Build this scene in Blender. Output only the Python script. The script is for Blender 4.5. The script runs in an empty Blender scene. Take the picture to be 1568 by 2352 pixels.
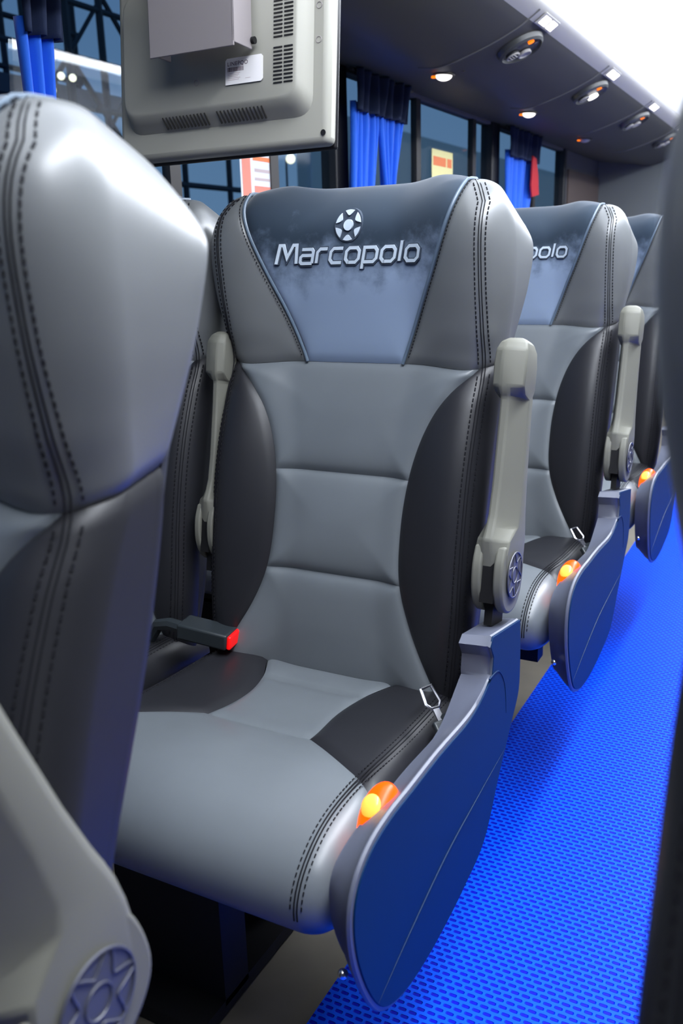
import bpy, bmesh, math, random
from mathutils import Vector, Matrix
random.seed(7)
S = bpy.context.scene
C = S.collection
PI = math.pi

# ------------------------------------------------------------------ camera
CAM = (0.6647, -1.2134, 1.0766); YAW = 0.496; PITCH = 0.2726; ROLL = -0.0284; FPX = 2041.4
cam_d = bpy.data.cameras.new('camera'); cam = bpy.data.objects.new('camera', cam_d); C.objects.link(cam)
fw = Vector((-math.sin(YAW)*math.cos(PITCH), math.cos(YAW)*math.cos(PITCH), -math.sin(PITCH)))
rt = Vector((math.cos(YAW), math.sin(YAW), 0)); up = rt.cross(fw)
r2 = rt*math.cos(ROLL) + up*math.sin(ROLL); u2 = up*math.cos(ROLL) - rt*math.sin(ROLL)
M = Matrix((r2, u2, -fw)).transposed().to_4x4(); M.translation = Vector(CAM)
cam.matrix_world = M
cam_d.sensor_fit = 'VERTICAL'; cam_d.sensor_height = 36.0; cam_d.sensor_width = 24.0
cam_d.lens = FPX/2352*36.0
cam_d.clip_start = 0.02; cam_d.clip_end = 200
cam_d.dof.use_dof = True; cam_d.dof.focus_distance = 1.45
cam_d.dof.aperture_fstop = (cam_d.lens/1000)/0.005
S.camera = cam

# ------------------------------------------------------------------ world, exposure
S.view_settings.view_transform = 'Standard'; S.view_settings.look = 'None'
S.view_settings.gamma = 1.0; S.view_settings.use_curve_mapping = False
S.view_settings.exposure = 0.0
W = bpy.data.worlds.new('dusk'); S.world = W; W.use_nodes = True
wn = W.node_tree; wn.nodes.clear()
wo = wn.nodes.new('ShaderNodeOutputWorld'); wb = wn.nodes.new('ShaderNodeBackground')
tc = wn.nodes.new('ShaderNodeTexCoord'); sx = wn.nodes.new('ShaderNodeSeparateXYZ'); cr = wn.nodes.new('ShaderNodeValToRGB')
wn.links.new(tc.outputs['Generated'], sx.inputs[0]); wn.links.new(sx.outputs['Z'], cr.inputs[0])
cr.color_ramp.elements[0].position = 0.0; cr.color_ramp.elements[0].color = (0.055, 0.095, 0.15, 1)
cr.color_ramp.elements[1].position = 0.5; cr.color_ramp.elements[1].color = (0.02, 0.05, 0.11, 1)
wn.links.new(cr.outputs[0], wb.inputs['Color']); wb.inputs['Strength'].default_value = 3.0
wn.links.new(wb.outputs[0], wo.inputs[0])

# ------------------------------------------------------------------ main lights of the coach
CEIL_STRENGTH = 3.2     # white aisle ceiling light panels
STRIP_STRENGTH = 50.0    # brighter LED strip inside the panel, over the far half of the aisle
BLUE_STRENGTH = 3.0    # unseen blue strip put in low by the aisle to light it

# ------------------------------------------------------------------ helpers
def tag(o, label=None, cat=None, group=None, kind=None):
    if label: o['label'] = label
    if cat: o['category'] = cat
    if group: o['group'] = group
    if kind: o['kind'] = kind
    return o
def thing(name, label, cat, loc=(0, 0, 0), group=None):
    o = bpy.data.objects.new(name, None); C.objects.link(o); o.location = loc
    o.empty_display_size = 0.1
    return tag(o, label, cat, group)
def mesh(name, verts, faces, mat, parent=None, smooth=True, sharp=None):
    me = bpy.data.meshes.new(name); me.from_pydata([tuple(v) for v in verts], [], faces); me.update()
    if smooth:
        for p in me.polygons: p.use_smooth = True
        if sharp is not None:
            me.set_sharp_from_angle(angle=math.radians(sharp))
    if mat: me.materials.append(mat)
    o = bpy.data.objects.new(name, me); C.objects.link(o)
    if parent: o.parent = parent
    return o
def bmobj(name, bm, mat, parent=None, smooth=False, sharp=35):
    me = bpy.data.meshes.new(name)
    bmesh.ops.recalc_face_normals(bm, faces=bm.faces[:])
    bm.to_mesh(me); bm.free()
    if smooth:
        for p in me.polygons: p.use_smooth = True
        me.set_sharp_from_angle(angle=math.radians(sharp))
    if mat: me.materials.append(mat)
    o = bpy.data.objects.new(name, me); C.objects.link(o)
    if parent: o.parent = parent
    return o
def bevel(o, w, seg=3, ang=30):
    m = o.modifiers.new('bevel', 'BEVEL'); m.width = w; m.segments = seg; m.limit_method = 'ANGLE'
    m.angle_limit = math.radians(ang); m.harden_normals = False
    return o
def box(bm, x0, x1, y0, y1, z0, z1, mtx=None):
    vs = [bm.verts.new((x, y, z)) for x in (x0, x1) for y in (y0, y1) for z in (z0, z1)]
    if mtx is not None:
        for v in vs: v.co = mtx @ v.co
    for f in ((0, 1, 3, 2), (4, 6, 7, 5), (0, 4, 5, 1), (2, 3, 7, 6), (0, 2, 6, 4), (1, 5, 7, 3)):
        bm.faces.new([vs[i] for i in f])
def BX(name, x0, x1, y0, y1, z0, z1, mat, parent=None, bev=0, mtx=None):
    bm = bmesh.new(); box(bm, x0, x1, y0, y1, z0, z1, mtx)
    o = bmobj(name, bm, mat, parent, smooth=bev > 0)
    if bev: bevel(o, bev)
    return o
def prism(bm, pts, axis, a, b):
    """closed 2D outline extruded along an axis; pts are the other two coordinates in order"""
    def P(p, t):
        return {'x': (t, p[0], p[1]), 'y': (p[0], t, p[1]), 'z': (p[0], p[1], t)}[axis]
    A = [bm.verts.new(P(p, a)) for p in pts]; B = [bm.verts.new(P(p, b)) for p in pts]
    n = len(pts)
    bm.faces.new(A); bm.faces.new(B[::-1])
    for i in range(n): bm.faces.new((A[i], B[i], B[(i+1) % n], A[(i+1) % n]))
def catmull(pts, n=6, closed=False):
    out = []; m = len(pts); pts = [Vector(p) for p in pts]
    rng = range(m) if closed else range(m-1)
    for i in rng:
        if closed: p0, p1, p2, p3 = pts[i-1], pts[i], pts[(i+1) % m], pts[(i+2) % m]
        else: p0, p1, p2, p3 = pts[max(i-1, 0)], pts[i], pts[i+1], pts[min(i+2, m-1)]
        for k in range(n):
            t = k/n
            out.append(0.5*((2*p1)+(p2-p0)*t+(2*p0-5*p1+4*p2-p3)*t*t+(3*p1-p0-3*p2+p3)*t**3))
    if not closed: out.append(pts[-1])
    return out
def tube(bm, pts, r, n=8, cap=True):
    pts = [Vector(p) for p in pts]; rings = []
    prev = None
    for i, p in enumerate(pts):
        d = (pts[min(i+1, len(pts)-1)]-pts[max(i-1, 0)]).normalized()
        if prev is None:
            a = d.orthogonal().normalized()
        else:
            a = (prev - d*prev.dot(d)).normalized()
        prev = a; b = d.cross(a)
        rr = r(i/(len(pts)-1)) if callable(r) else r
        rings.append([bm.verts.new(p+(a*math.cos(2*PI*k/n)+b*math.sin(2*PI*k/n))*rr) for k in range(n)])
    for i in range(len(rings)-1):
        for k in range(n):
            bm.faces.new((rings[i][k], rings[i][(k+1) % n], rings[i+1][(k+1) % n], rings[i+1][k]))
    if cap: bm.faces.new(rings[0][::-1]); bm.faces.new(rings[-1])
def disc(bm, c, n, r, h=0.0, seg=24, up=(0, 0, 1), sy=1.0):
    """flat cylinder: centre c, facing n, radius r, thickness h"""
    n = Vector(n).normalized(); u = Vector(up).cross(n)
    if u.length < 1e-4: u = n.orthogonal()
    u.normalize(); v = n.cross(u); c = Vector(c)
    A = [bm.verts.new(c+u*math.cos(2*PI*k/seg)*r+v*math.sin(2*PI*k/seg)*r*sy+n*h) for k in range(seg)]
    bm.faces.new(A)
    if h:
        B = [bm.verts.new(c+u*math.cos(2*PI*k/seg)*r+v*math.sin(2*PI*k/seg)*r*sy) for k in range(seg)]
        bm.faces.new(B[::-1])
        for k in range(seg): bm.faces.new((A[k], B[k], B[(k+1) % seg], A[(k+1) % seg]))
def interp(tab, z):
    """smooth (monotone cubic-ish) table lookup"""
    if z <= tab[0][0]: return tab[0][1]
    if z >= tab[-1][0]: return tab[-1][1]
    for i in range(len(tab)-1):
        if z <= tab[i+1][0]:
            x0, y0 = tab[i]; x1, y1 = tab[i+1]; h = x1-x0
            d = (y1-y0)/h
            m0 = d if i == 0 else ((y0-tab[i-1][1])/(x0-tab[i-1][0])+d)/2
            m1 = d if i+2 >= len(tab) else ((tab[i+2][1]-y1)/(tab[i+2][0]-x1)+d)/2
            t = (z-x0)/h
            return (2*t**3-3*t*t+1)*y0+(t**3-2*t*t+t)*h*m0+(-2*t**3+3*t*t)*y1+(t**3-t*t)*h*m1
def sstep(a, b, x):
    t = min(1, max(0, (x-a)/(b-a) if b != a else 0)); return t*t*(3-2*t)

# ------------------------------------------------------------------ materials
def mat(name, col, rough=0.5, metal=0.0, spec=0.5, emit=None, es=0.0, sheen=0.0, coat=0.0):
    m = bpy.data.materials.new(name); m.use_nodes = True; b = m.node_tree.nodes['Principled BSDF']
    b.inputs['Base Color'].default_value = (*col, 1); b.inputs['Roughness'].default_value = rough
    b.inputs['Metallic'].default_value = metal; b.inputs['Specular IOR Level'].default_value = spec
    if emit: b.inputs['Emission Color'].default_value = (*emit, 1); b.inputs['Emission Strength'].default_value = es
    if sheen: b.inputs['Sheen Weight'].default_value = sheen; b.inputs['Sheen Roughness'].default_value = 0.4
    if coat: b.inputs['Coat Weight'].default_value = coat
    return m
def add_bump(m, scale, strength, dist=0.001, detail=3, kind='noise', vary=0.0, cscale=None):
    nt = m.node_tree; b = nt.nodes['Principled BSDF']
    t = nt.nodes.new('ShaderNodeTexCoord')
    n = nt.nodes.new('ShaderNodeTexNoise' if kind == 'noise' else 'ShaderNodeTexVoronoi')
    n.inputs['Scale'].default_value = scale
    if kind == 'noise': n.inputs['Detail'].default_value = detail
    nt.links.new(t.outputs['Object'], n.inputs['Vector'])
    bp = nt.nodes.new('ShaderNodeBump'); bp.inputs['Strength'].default_value = strength; bp.inputs['Distance'].default_value = dist
    nt.links.new(n.outputs[0], bp.inputs['Height'])
    if strength > .13 or dist > .0006: nt.links.new(bp.outputs[0], b.inputs['Normal'])   # finer grain than this is too small to see
    if vary:
        col = b.inputs['Base Color'].default_value[:]
        n2 = nt.nodes.new('ShaderNodeTexNoise'); n2.inputs['Scale'].default_value = cscale or 6; n2.inputs['Detail'].default_value = 6
        nt.links.new(t.outputs['Object'], n2.inputs['Vector'])
        r = nt.nodes.new('ShaderNodeValToRGB')
        r.color_ramp.elements[0].position = 0.35; r.color_ramp.elements[1].position = 0.68
        r.color_ramp.elements[0].color = tuple(c*(1-vary) for c in col[:3])+(1,)
        r.color_ramp.elements[1].color = tuple(min(1, c*(1+vary)) for c in col[:3])+(1,)
        nt.links.new(n2.outputs[0], r.inputs[0]); nt.links.new(r.outputs[0], b.inputs['Base Color'])
    return m
M_light = add_bump(mat('grey_leather', (0.128, 0.144, 0.158), 0.35, spec=0.5), 420, 0.05, 0.0003, vary=0.06)
M_wing = add_bump(mat('mid_grey_leather', (0.14, 0.148, 0.152), 0.33, spec=0.55), 420, 0.05, 0.0003, vary=0.06)
M_dark = add_bump(mat('charcoal_leather', (0.015, 0.0155, 0.019), 0.42, spec=0.36), 420, 0.06, 0.0003, vary=0.08)
M_shell = add_bump(mat('black_seat_shell', (0.03, 0.032, 0.04), 0.5), 500, 0.1, 0.0005)
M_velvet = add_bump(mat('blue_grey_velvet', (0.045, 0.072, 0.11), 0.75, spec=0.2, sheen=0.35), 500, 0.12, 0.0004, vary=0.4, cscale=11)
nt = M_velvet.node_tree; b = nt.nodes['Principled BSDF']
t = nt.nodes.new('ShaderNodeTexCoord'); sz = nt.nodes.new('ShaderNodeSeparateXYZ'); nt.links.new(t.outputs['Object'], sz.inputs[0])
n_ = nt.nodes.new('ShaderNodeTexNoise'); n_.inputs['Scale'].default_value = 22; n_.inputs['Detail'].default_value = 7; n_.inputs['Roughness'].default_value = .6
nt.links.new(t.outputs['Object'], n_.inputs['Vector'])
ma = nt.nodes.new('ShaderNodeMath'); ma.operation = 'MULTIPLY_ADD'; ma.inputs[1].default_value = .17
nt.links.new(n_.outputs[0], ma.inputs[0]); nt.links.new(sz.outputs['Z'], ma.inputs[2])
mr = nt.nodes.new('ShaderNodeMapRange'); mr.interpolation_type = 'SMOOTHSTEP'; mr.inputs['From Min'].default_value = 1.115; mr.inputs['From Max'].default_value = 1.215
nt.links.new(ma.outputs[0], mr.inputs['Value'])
cm = nt.nodes.new('ShaderNodeMix'); cm.data_type = 'RGBA'   # brushed-pile sheen painted into the colour: pale below the lettering, dark above
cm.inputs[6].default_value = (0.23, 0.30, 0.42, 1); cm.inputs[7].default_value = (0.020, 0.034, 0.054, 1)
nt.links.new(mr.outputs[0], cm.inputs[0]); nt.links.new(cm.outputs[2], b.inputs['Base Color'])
M_stitch = mat('dark_thread', (0.011, 0.011, 0.014), 0.8, spec=0.1)
M_piping = mat('piping', (0.10, 0.14, 0.19), 0.4)
M_logo = mat('embossed_lettering', (0.50, 0.58, 0.66), 0.4)
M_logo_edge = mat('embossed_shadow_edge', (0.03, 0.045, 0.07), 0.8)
M_arm = add_bump(mat('warm_grey_plastic', (0.145, 0.145, 0.122), 0.55, spec=0.35), 500, 0.06, 0.0004)
M_emblem = mat('arm_emblem_plastic', (0.06, 0.063, 0.09), 0.38)
M_panelb = add_bump(mat('blue_panel_face', (0.001, 0.020, 0.072), 0.5, spec=0.14), 500, 0.08, 0.0004)
M_panel = add_bump(mat('side_panel_plastic', (0.10, 0.11, 0.15), 0.38, spec=0.55), 500, 0.08, 0.0004)
M_frame = mat('black_steel', (0.008, 0.008, 0.009), 0.6, spec=0.2)
M_amber = mat('amber_lens', (0.5, 0.03, 0.0), 0.3, spec=.25, emit=(1.0, 0.075, 0.0), es=2.2)
M_bulb = mat('amber_lens_hot_spot', (1.0, 0.5, 0.1), 0.2, emit=(1.0, 0.36, 0.02), es=1.15)
M_red = mat('red_release_button', (0.85, 0.01, 0.01), 0.35, emit=(1.0, 0.0, 0.0), es=0.5)  # emission makes the button glow, though it is no lamp
M_belt = mat('belt_plastic', (0.022, 0.028, 0.032), 0.38)
M_chrome = mat('belt_tongue_steel', (0.75, 0.75, 0.8), 0.22, metal=1.0)
M_tv = add_bump(mat('monitor_grey_beige_plastic', (0.31, 0.305, 0.265), 0.5, spec=0.4), 500, 0.06, 0.0003)
M_black = mat('black_plastic', (0.008, 0.008, 0.01), 0.4)
M_bracket = add_bump(mat('bracket_painted_steel', (0.26, 0.235, 0.24), 0.45, metal=0.2), 400, 0.04, 0.0003)
M_label = mat('white_paper_label', (0.8, 0.78, 0.78), 0.6)
M_ink = mat('label_ink', (0.12, 0.08, 0.10), 0.7)
M_ink2 = mat('label_pale_ink', (0.55, 0.45, 0.46), 0.7)
M_rack = add_bump(mat('dark_grey_rack_panel', (0.080, 0.078, 0.066), 0.55, spec=0.3), 300, 0.1, 0.0005)
M_lip = add_bump(mat('grey_rack_edge', (0.42, 0.41, 0.40), 0.5), 300, 0.1, 0.0005)
M_joint = mat('rack_joint_grey', (.14, .14, .135), .5)
M_ceil = mat('ceiling_white', (0.8, 0.8, 0.8), 0.6)
M_ceil_em = mat('ceiling_diffuser', (0.9, 0.9, 0.9), 0.5, emit=(0.88, 0.93, 1.0), es=CEIL_STRENGTH)
M_blue_em = mat('blue_led_strip', (0.1, 0.2, 1.0), 0.5, emit=(0.03, 0.16, 1.0), es=BLUE_STRENGTH)
M_lamp = mat('reading_lamp_glow', (1, 1, 1), 0.3, emit=(1.0, 0.95, 0.88), es=2.2)
M_orange = mat('orange_indicator', (1, 0.2, 0.0), 0.4, emit=(1.0, 0.20, 0.0), es=1.4)
M_wall = add_bump(mat('side_wall_laminate', (0.12, 0.12, 0.13), 0.6), 200, 0.1)
M_rear = add_bump(mat('rear_wall_grey', (0.13, 0.145, 0.15), 0.6), 200, 0.1)
M_rearb = mat('rear_wall_brown', (0.10, 0.075, 0.065), 0.6)
M_pillar = mat('black_window_pillar', (0.012, 0.013, 0.016), 0.5)
M_mull = mat('window_divider', (0.02, 0.018, 0.017), 0.5)
M_curt = add_bump(mat('royal_blue_curtain', (0.004, 0.12, 0.74), 0.75, sheen=0.4), 500, 0.3, 0.001)
M_val = add_bump(mat('navy_curtain_lining', (0.006, 0.016, 0.055), 0.85), 500, 0.3, 0.001)
M_redc = mat('red_cloth', (0.5, 0.01, 0.02), 0.7)
M_sy = mat('yellow_sticker', (0.85, 0.78, 0.35), 0.6); M_so = mat('orange_sticker_band', (0.85, 0.22, 0.07), 0.6)
M_sw = mat('white_sticker', (0.75, 0.78, 0.85), 0.6); M_sr = mat('red_sticker_band', (0.75, 0.25, 0.18), 0.6)
M_beige = add_bump(mat('beige_floor', (0.14, 0.125, 0.095), 0.6), 60, 0.1, vary=0.15)
# blue woven-look rubber mat
M_mat = mat('blue_ribbed_mat', (0.0, 0.10, 0.95), 0.42, spec=0.35)
nt = M_mat.node_tree; b = nt.nodes['Principled BSDF']
t = nt.nodes.new('ShaderNodeTexCoord')
def mth(op, a, b_=None):
    n = nt.nodes.new('ShaderNodeMath'); n.operation = op
    for k, v in enumerate((a, b_)):
        if v is None: continue
        if isinstance(v, (int, float)): n.inputs[k].default_value = v
        else: nt.links.new(v, n.inputs[k])
    return n.outputs[0]
sp = nt.nodes.new('ShaderNodeSeparateXYZ'); nt.links.new(t.outputs['Object'], sp.inputs[0])
CW, CH = 0.0165, 0.0115
ry = mth('DIVIDE', sp.outputs['Y'], CH); row = mth('FLOOR', ry)
half = mth('MULTIPLY', mth('FRACT', mth('MULTIPLY', row, 0.5)), 1.0)
fx = mth('ABSOLUTE', mth('SUBTRACT', mth('FRACT', mth('ADD', mth('DIVIDE', sp.outputs['X'], CW), half)), 0.5))
fy = mth('ABSOLUTE', mth('SUBTRACT', mth('FRACT', ry), 0.5))
dd = mth('ADD', mth('POWER', mth('DIVIDE', fx, 0.36), 4.0), mth('POWER', mth('DIVIDE', fy, 0.26), 4.0))
hole = nt.nodes.new('ShaderNodeMapRange'); hole.interpolation_type = 'SMOOTHSTEP'
hole.inputs['From Min'].default_value = 0.3; hole.inputs['From Max'].default_value = 1.6
nt.links.new(dd, hole.inputs['Value'])
bp = nt.nodes.new('ShaderNodeBump'); bp.inputs['Strength'].default_value = 0.7; bp.inputs['Distance'].default_value = 0.003
nt.links.new(hole.outputs[0], bp.inputs['Height']); nt.links.new(bp.outputs[0], b.inputs['Normal'])
cm = nt.nodes.new('ShaderNodeMix'); cm.data_type = 'RGBA'
cm.inputs[6].default_value = (0.0, 0.004, 0.42, 1); cm.inputs[7].default_value = (0.0, 0.078, 0.82, 1)  # shade inside the hollows is painted in as a darker blue
nt.links.new(hole.outputs[0], cm.inputs[0]); nt.links.new(cm.outputs[2], b.inputs['Base Color'])
b.inputs['Roughness'].default_value = 0.5; b.inputs['Specular IOR Level'].default_value = 0.09
# window glass: thin, lightly reflecting
M_glass = bpy.data.materials.new('window_glass'); M_glass.use_nodes = True
nt = M_glass.node_tree; nt.nodes.clear()
o_ = nt.nodes.new('ShaderNodeOutputMaterial'); mx = nt.nodes.new('ShaderNodeMixShader')
tr = nt.nodes.new('ShaderNodeBsdfTransparent'); tr.inputs[0].default_value = (0.78, 0.84, 0.88, 1)
gl = nt.nodes.new('ShaderNodeBsdfGlossy'); gl.inputs['Roughness'].default_value = 0.03
fr = nt.nodes.new('ShaderNodeLayerWeight'); fr.inputs['Blend'].default_value = 0.5
pw = nt.nodes.new('ShaderNodeMath'); pw.operation = 'POWER'; pw.inputs[1].default_value = 4.0
ma = nt.nodes.new('ShaderNodeMath'); ma.operation = 'MULTIPLY_ADD'; ma.inputs[1].default_value = 0.25; ma.inputs[2].default_value = 0.015
nt.links.new(fr.outputs['Facing'], pw.inputs[0]); nt.links.new(pw.outputs[0], ma.inputs[0]); nt.links.new(ma.outputs[0], mx.inputs[0]); nt.links.new(tr.outputs[0], mx.inputs[1]); nt.links.new(gl.outputs[0], mx.inputs[2])
nt.links.new(mx.outputs[0], o_.inputs[0])

# ------------------------------------------------------------------ room shell
XL, XR, XA = -0.85, 1.77, 0.46           # left wall, right wall, aisle centre
Y0, Y1 = -4.0, 5.5
H = 2.05
def struct(o): o['kind'] = 'structure'; return o
struct(BX('floor', XL-.05, XR+.05, Y0, Y1+.05, -0.06, 0.0, M_beige))
o = BX('floor_mat', 0.10, 0.80, Y0+.01, Y1-.01, 0.0005, 0.006, M_mat)
tag(o, 'bright blue ribbed rubber mat running down the aisle between the seats', 'floor mat')
struct(BX('ceiling', XL-.05, XR+.05, Y0, Y1+.05, H, H+.05, M_ceil))
o = BX('ceiling_light', -0.149, 1.069, -1.45, Y1-.05, H-.02, H-.001, M_ceil_em)
tag(o, 'long white glowing light panel along the ceiling above the aisle', 'ceiling light')
o.data.materials.append(M_ceil)
for p_ in o.data.polygons: p_.material_index = 0 if abs(p_.normal.z) > .5 and p_.center.z < H-.015 else 1
o = BX('ceiling_light_strip', 0.66, 0.84, -1.35, Y1-.3, H-.034, H-.0205, mat('bright_strip', (.9, .9, .9), .5, emit=(0.88, 0.93, 1.0), es=3.0))
tag(o, 'narrow intensely bright strip inside the glowing ceiling panel', 'ceiling light')
la = bpy.data.lights.new('strip_lamp', 'AREA'); la.shape = 'RECTANGLE'; la.size = .17; la.size_y = 6.4
la.color = (0.88, 0.93, 1.0); la.energy = STRIP_STRENGTH*PI*.17*6.4
lo = bpy.data.objects.new('strip_lamp', la); C.objects.link(lo); lo.location = (0.75, 1.9, H-.036)
struct(BX('wall_left', XL-.05, XL, Y0, Y1, 0, 0.95, M_wall))
struct(BX('wall_left_end', XL-.05, XL, 4.6, Y1, 0.95, 1.70, M_wall)).name = 'wall_left'
struct(BX('wall_left_upper', XL-.05, XL, Y0, Y1, 1.70, H, M_wall)).name = 'wall_left'
struct(BX('wall_right', XR, XR+.05, Y0, Y1, 0, H, M_wall))
struct(BX('wall_rear', XL-.05, XR+.05, Y1, Y1+.05, 0, H, M_rear))
struct(BX('wall_front', XL-.05, XR+.05, Y0-.05, Y0, 0, H, M_rear))
struct(BX('trim_1', XL+.001, XL+.012, 4.66, Y1-.01, 1.0, 1.60, M_rearb))
# luggage rack, underside profile (x,z); the mirrored one is over the opposite seats
prof = [(XL+.002, 1.712), (-.70, 1.688), (-.60, 1.675), (-.51, 1.662), (-.44, 1.671), (-.36, 1.693), (-.30, 1.714), (-.235, 1.742), (-.205, 1.760)]
lip = [(-.205, 1.760), (-.185, 1.772), (-.168, 1.785), (-.160, 1.797), (-.158, 1.81)]
def rack_mesh(name, mir, label):
    f = (lambda x: 2*XA-x) if mir else (lambda x: x)
    rk = thing(name, label, 'luggage rack', (f(-.4), 0, 0))
    bm = bmesh.new()
    pts = catmull([(p[0], p[1]) for p in prof], 4)
    pts = [(f(p[0])-f(-.4), p[1]) for p in pts]
    up_ = [(pts[-1][0], 1.80), (pts[0][0], 1.80)]
    prism(bm, pts+up_, 'y', Y0+.01, Y1-.03)
    bmobj('rack_underside', bm, M_rack, rk, smooth=True)
    bm = bmesh.new()
    pts = [(p[0], p[1]) for p in catmull(lip, 4)]
    pts = [(f(p[0])-f(-.4), p[1]) for p in pts]
    back = [(f(-.204)-f(-.4), 1.81)]
    prism(bm, pts+back, 'y', Y0+.01, Y1-.03)
    bmobj('rack_edge', bm, M_lip, rk, smooth=True)
    bm = bmesh.new()
    q = [(-.158, 1.811), (-.135, 1.86), (-.140, 1.94), (-.150, 2.045), (-.22, 2.045), (-.20, 1.812)]
    prism(bm, [(f(x)-f(-.4), z) for x, z in q], 'y', Y0+.01, Y1-.03)
    bmobj('rack_front', bm, M_ceil, rk, smooth=True)
    return rk
rack_mesh('luggage_rack', False, 'dark grey overhead luggage rack above the left window seats')
rack_mesh('luggage_rack', True, 'overhead luggage rack on the far side of the aisle, above the right seats')
def rack_z(x): 
    for (x0, z0), (x1, z1) in zip(prof[:-1], prof[1:]):
        if x0 <= x <= x1: return z0+(z1-z0)*(x-x0)/(x1-x0)
    return 1.785+(x+.165)*.5 if x > -.165 else prof[-1][1]+(x+.205)*.62

# windows of the left wall
ZB, ZT = 0.95, 1.72
pill = [(Y0, Y0+.06), (-1.95, -1.83), (-0.10, 0.02), (1.60, 1.69), (3.20, 3.31), (4.55, 4.6)]
for i, (a, b_) in enumerate(pill):
    struct(BX('trim_%d' % (i+2), XL-.05, XL+.012, a, b_, ZB, ZT, M_pillar, bev=.006))
spans = [(pill[i][1], pill[i+1][0]) for i in range(len(pill)-1)]
mulls = [[-2.9], [-0.95], [0.75, 1.235], [2.34, 2.995], [3.98]]
for i, (a, b_) in enumerate(spans):
    w = bpy.data.objects.new('window_%d' % (i+1), None); C.objects.link(w); w.location = (XL-.02, (a+b_)/2, ZB); struct(w)
    bm = bmesh.new(); box(bm, -.003, .003, a-w.location.y, b_-w.location.y, 0, ZT-ZB)
    bmobj('pane', bm, M_glass, w)
    for mu in mulls[i]:
        bm = bmesh.new(); box(bm, -.012, .014, mu-.022-w.location.y, mu+.022-w.location.y, 0, ZT-ZB)
        bmobj('window_divider', bm, M_mull, w)
    bm = bmesh.new(); box(bm, -.012, .02, a-w.location.y, b_-w.location.y, -.01, .02)
    bmobj('window_sill', bm, M_mull, w)

# ------------------------------------------------------------------ what stands outside the windows
def outside():
    m_ground = add_bump(mat('asphalt', (0.04, 0.045, 0.05), 0.8), 20, 0.2)
    m_bld = add_bump(mat('pale_depot_wall', (0.62, 0.62, 0.56), 0.8), 8, 0.1)
    m_st = mat('dark_steel', (0.012, 0.02, 0.03), 0.6)
    m_beam = mat('pale_beam', (0.06, 0.08, 0.12), 0.6)
    o = BX('ground_outside', -60, XL-.3, -25, 60, -1.3, -1.2, m_ground); struct(o)
    o = BX('depot_wall', -8.3, -8.0, 14, 40, -1.2, 3.85, m_bld)
    tag(o, 'pale grey depot wall outside, seen through the windows behind the middle seats', 'building')
    o = BX('depot_wall', -4.6, -4.3, 1.5, 3.3, -1.2, 2.55, m_bld)
    tag(o, 'pale grey low wall outside the front window, left of the blue curtain', 'building')
    # scaffold of dark steel
    y_ = 4.2; t_ = thing('scaffold', 'dark steel scaffold outside the window left of the monitor', 'scaffold', (-5.6, 5.4, -1.2))
    bm = bmesh.new()
    for yy in (-.95, -.45, .05, .5, 1.0):
        tube(bm, [(0.0, yy, 0), (0.0, yy, 6.4)], .035, 6); tube(bm, [(-.8, yy, 0), (-.8, yy, 6.4)], .03, 6)
    for zz in (3.05, 4.15, 4.6, 5.4):
        tube(bm, [(0, -1.0, zz), (0, 1.05, zz)], .03, 6); tube(bm, [(-.8, -1.0, zz), (-.8, 1.05, zz)], .03, 6)
    for k, zz in enumerate((3.05, 4.15)):
        tube(bm, [(0, -.95, zz), (0, .05, zz+1.1)], .025, 6); tube(bm, [(0, .05, zz+1.1), (0, 1.0, zz+.1)], .025, 6)
        tube(bm, [(0, .05, zz), (0, 1.0, zz+1.1)], .02, 6)
    bmobj('scaffold_tubes', bm, m_st, t_, smooth=True)
    bm = bmesh.new(); box(bm, -.5, -.35, -1.6, 1.3, 3.82, 3.98); bmobj('scaffold_beam', bm, m_beam, t_)
    t_ = thing('steel_gate', 'dark steel railing outside, seen under the monitor', 'railing', (-5, 7.0, -1.2))
    bm = bmesh.new()
    for yy in (-1.5, -.75, 0, .75): tube(bm, [(0, yy, 0), (0, yy, 3.6)], .03, 6)
    tube(bm, [(0, -1.9, 3.06), (0, .9, 3.06)], .03, 6); tube(bm, [(0, -1.9, 3.6), (0, .9, 3.6)], .03, 6)
    bmobj('railing_bars', bm, m_st, t_, smooth=True)
    for (y, z, r, lab) in ((4.70, 2.60, .030, 'round white street lamp outside, left one of the pair beside the scaffold'), (4.83, 2.605, .030, 'round white street lamp outside, right one of the pair beside the scaffold'),
                      (4.571, 2.477, .040, 'larger yellow-white street lamp outside, at the blue curtain edge'), (8.26, 2.26, .055, 'yellow-white street lamp outside below the monitor corner')):
        bm = bmesh.new(); bmesh.ops.create_uvsphere(bm, u_segments=16, v_segments=10, radius=r)
        l = thing('street_lamp', lab, 'lamp', (-5, y, z))
        bmobj('lamp_globe', bm, mat('street_lamp_glow', (1, 1, .9), .4, emit=(1.0, .88, .6), es=2.2), l, smooth=True)
        bm = bmesh.new(); tube(bm, [(-.06, 0, 0), (-.06, 0, -z-1.2)], .012, 6); bmobj('lamp_post', bm, m_st, l)
outside()

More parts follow.
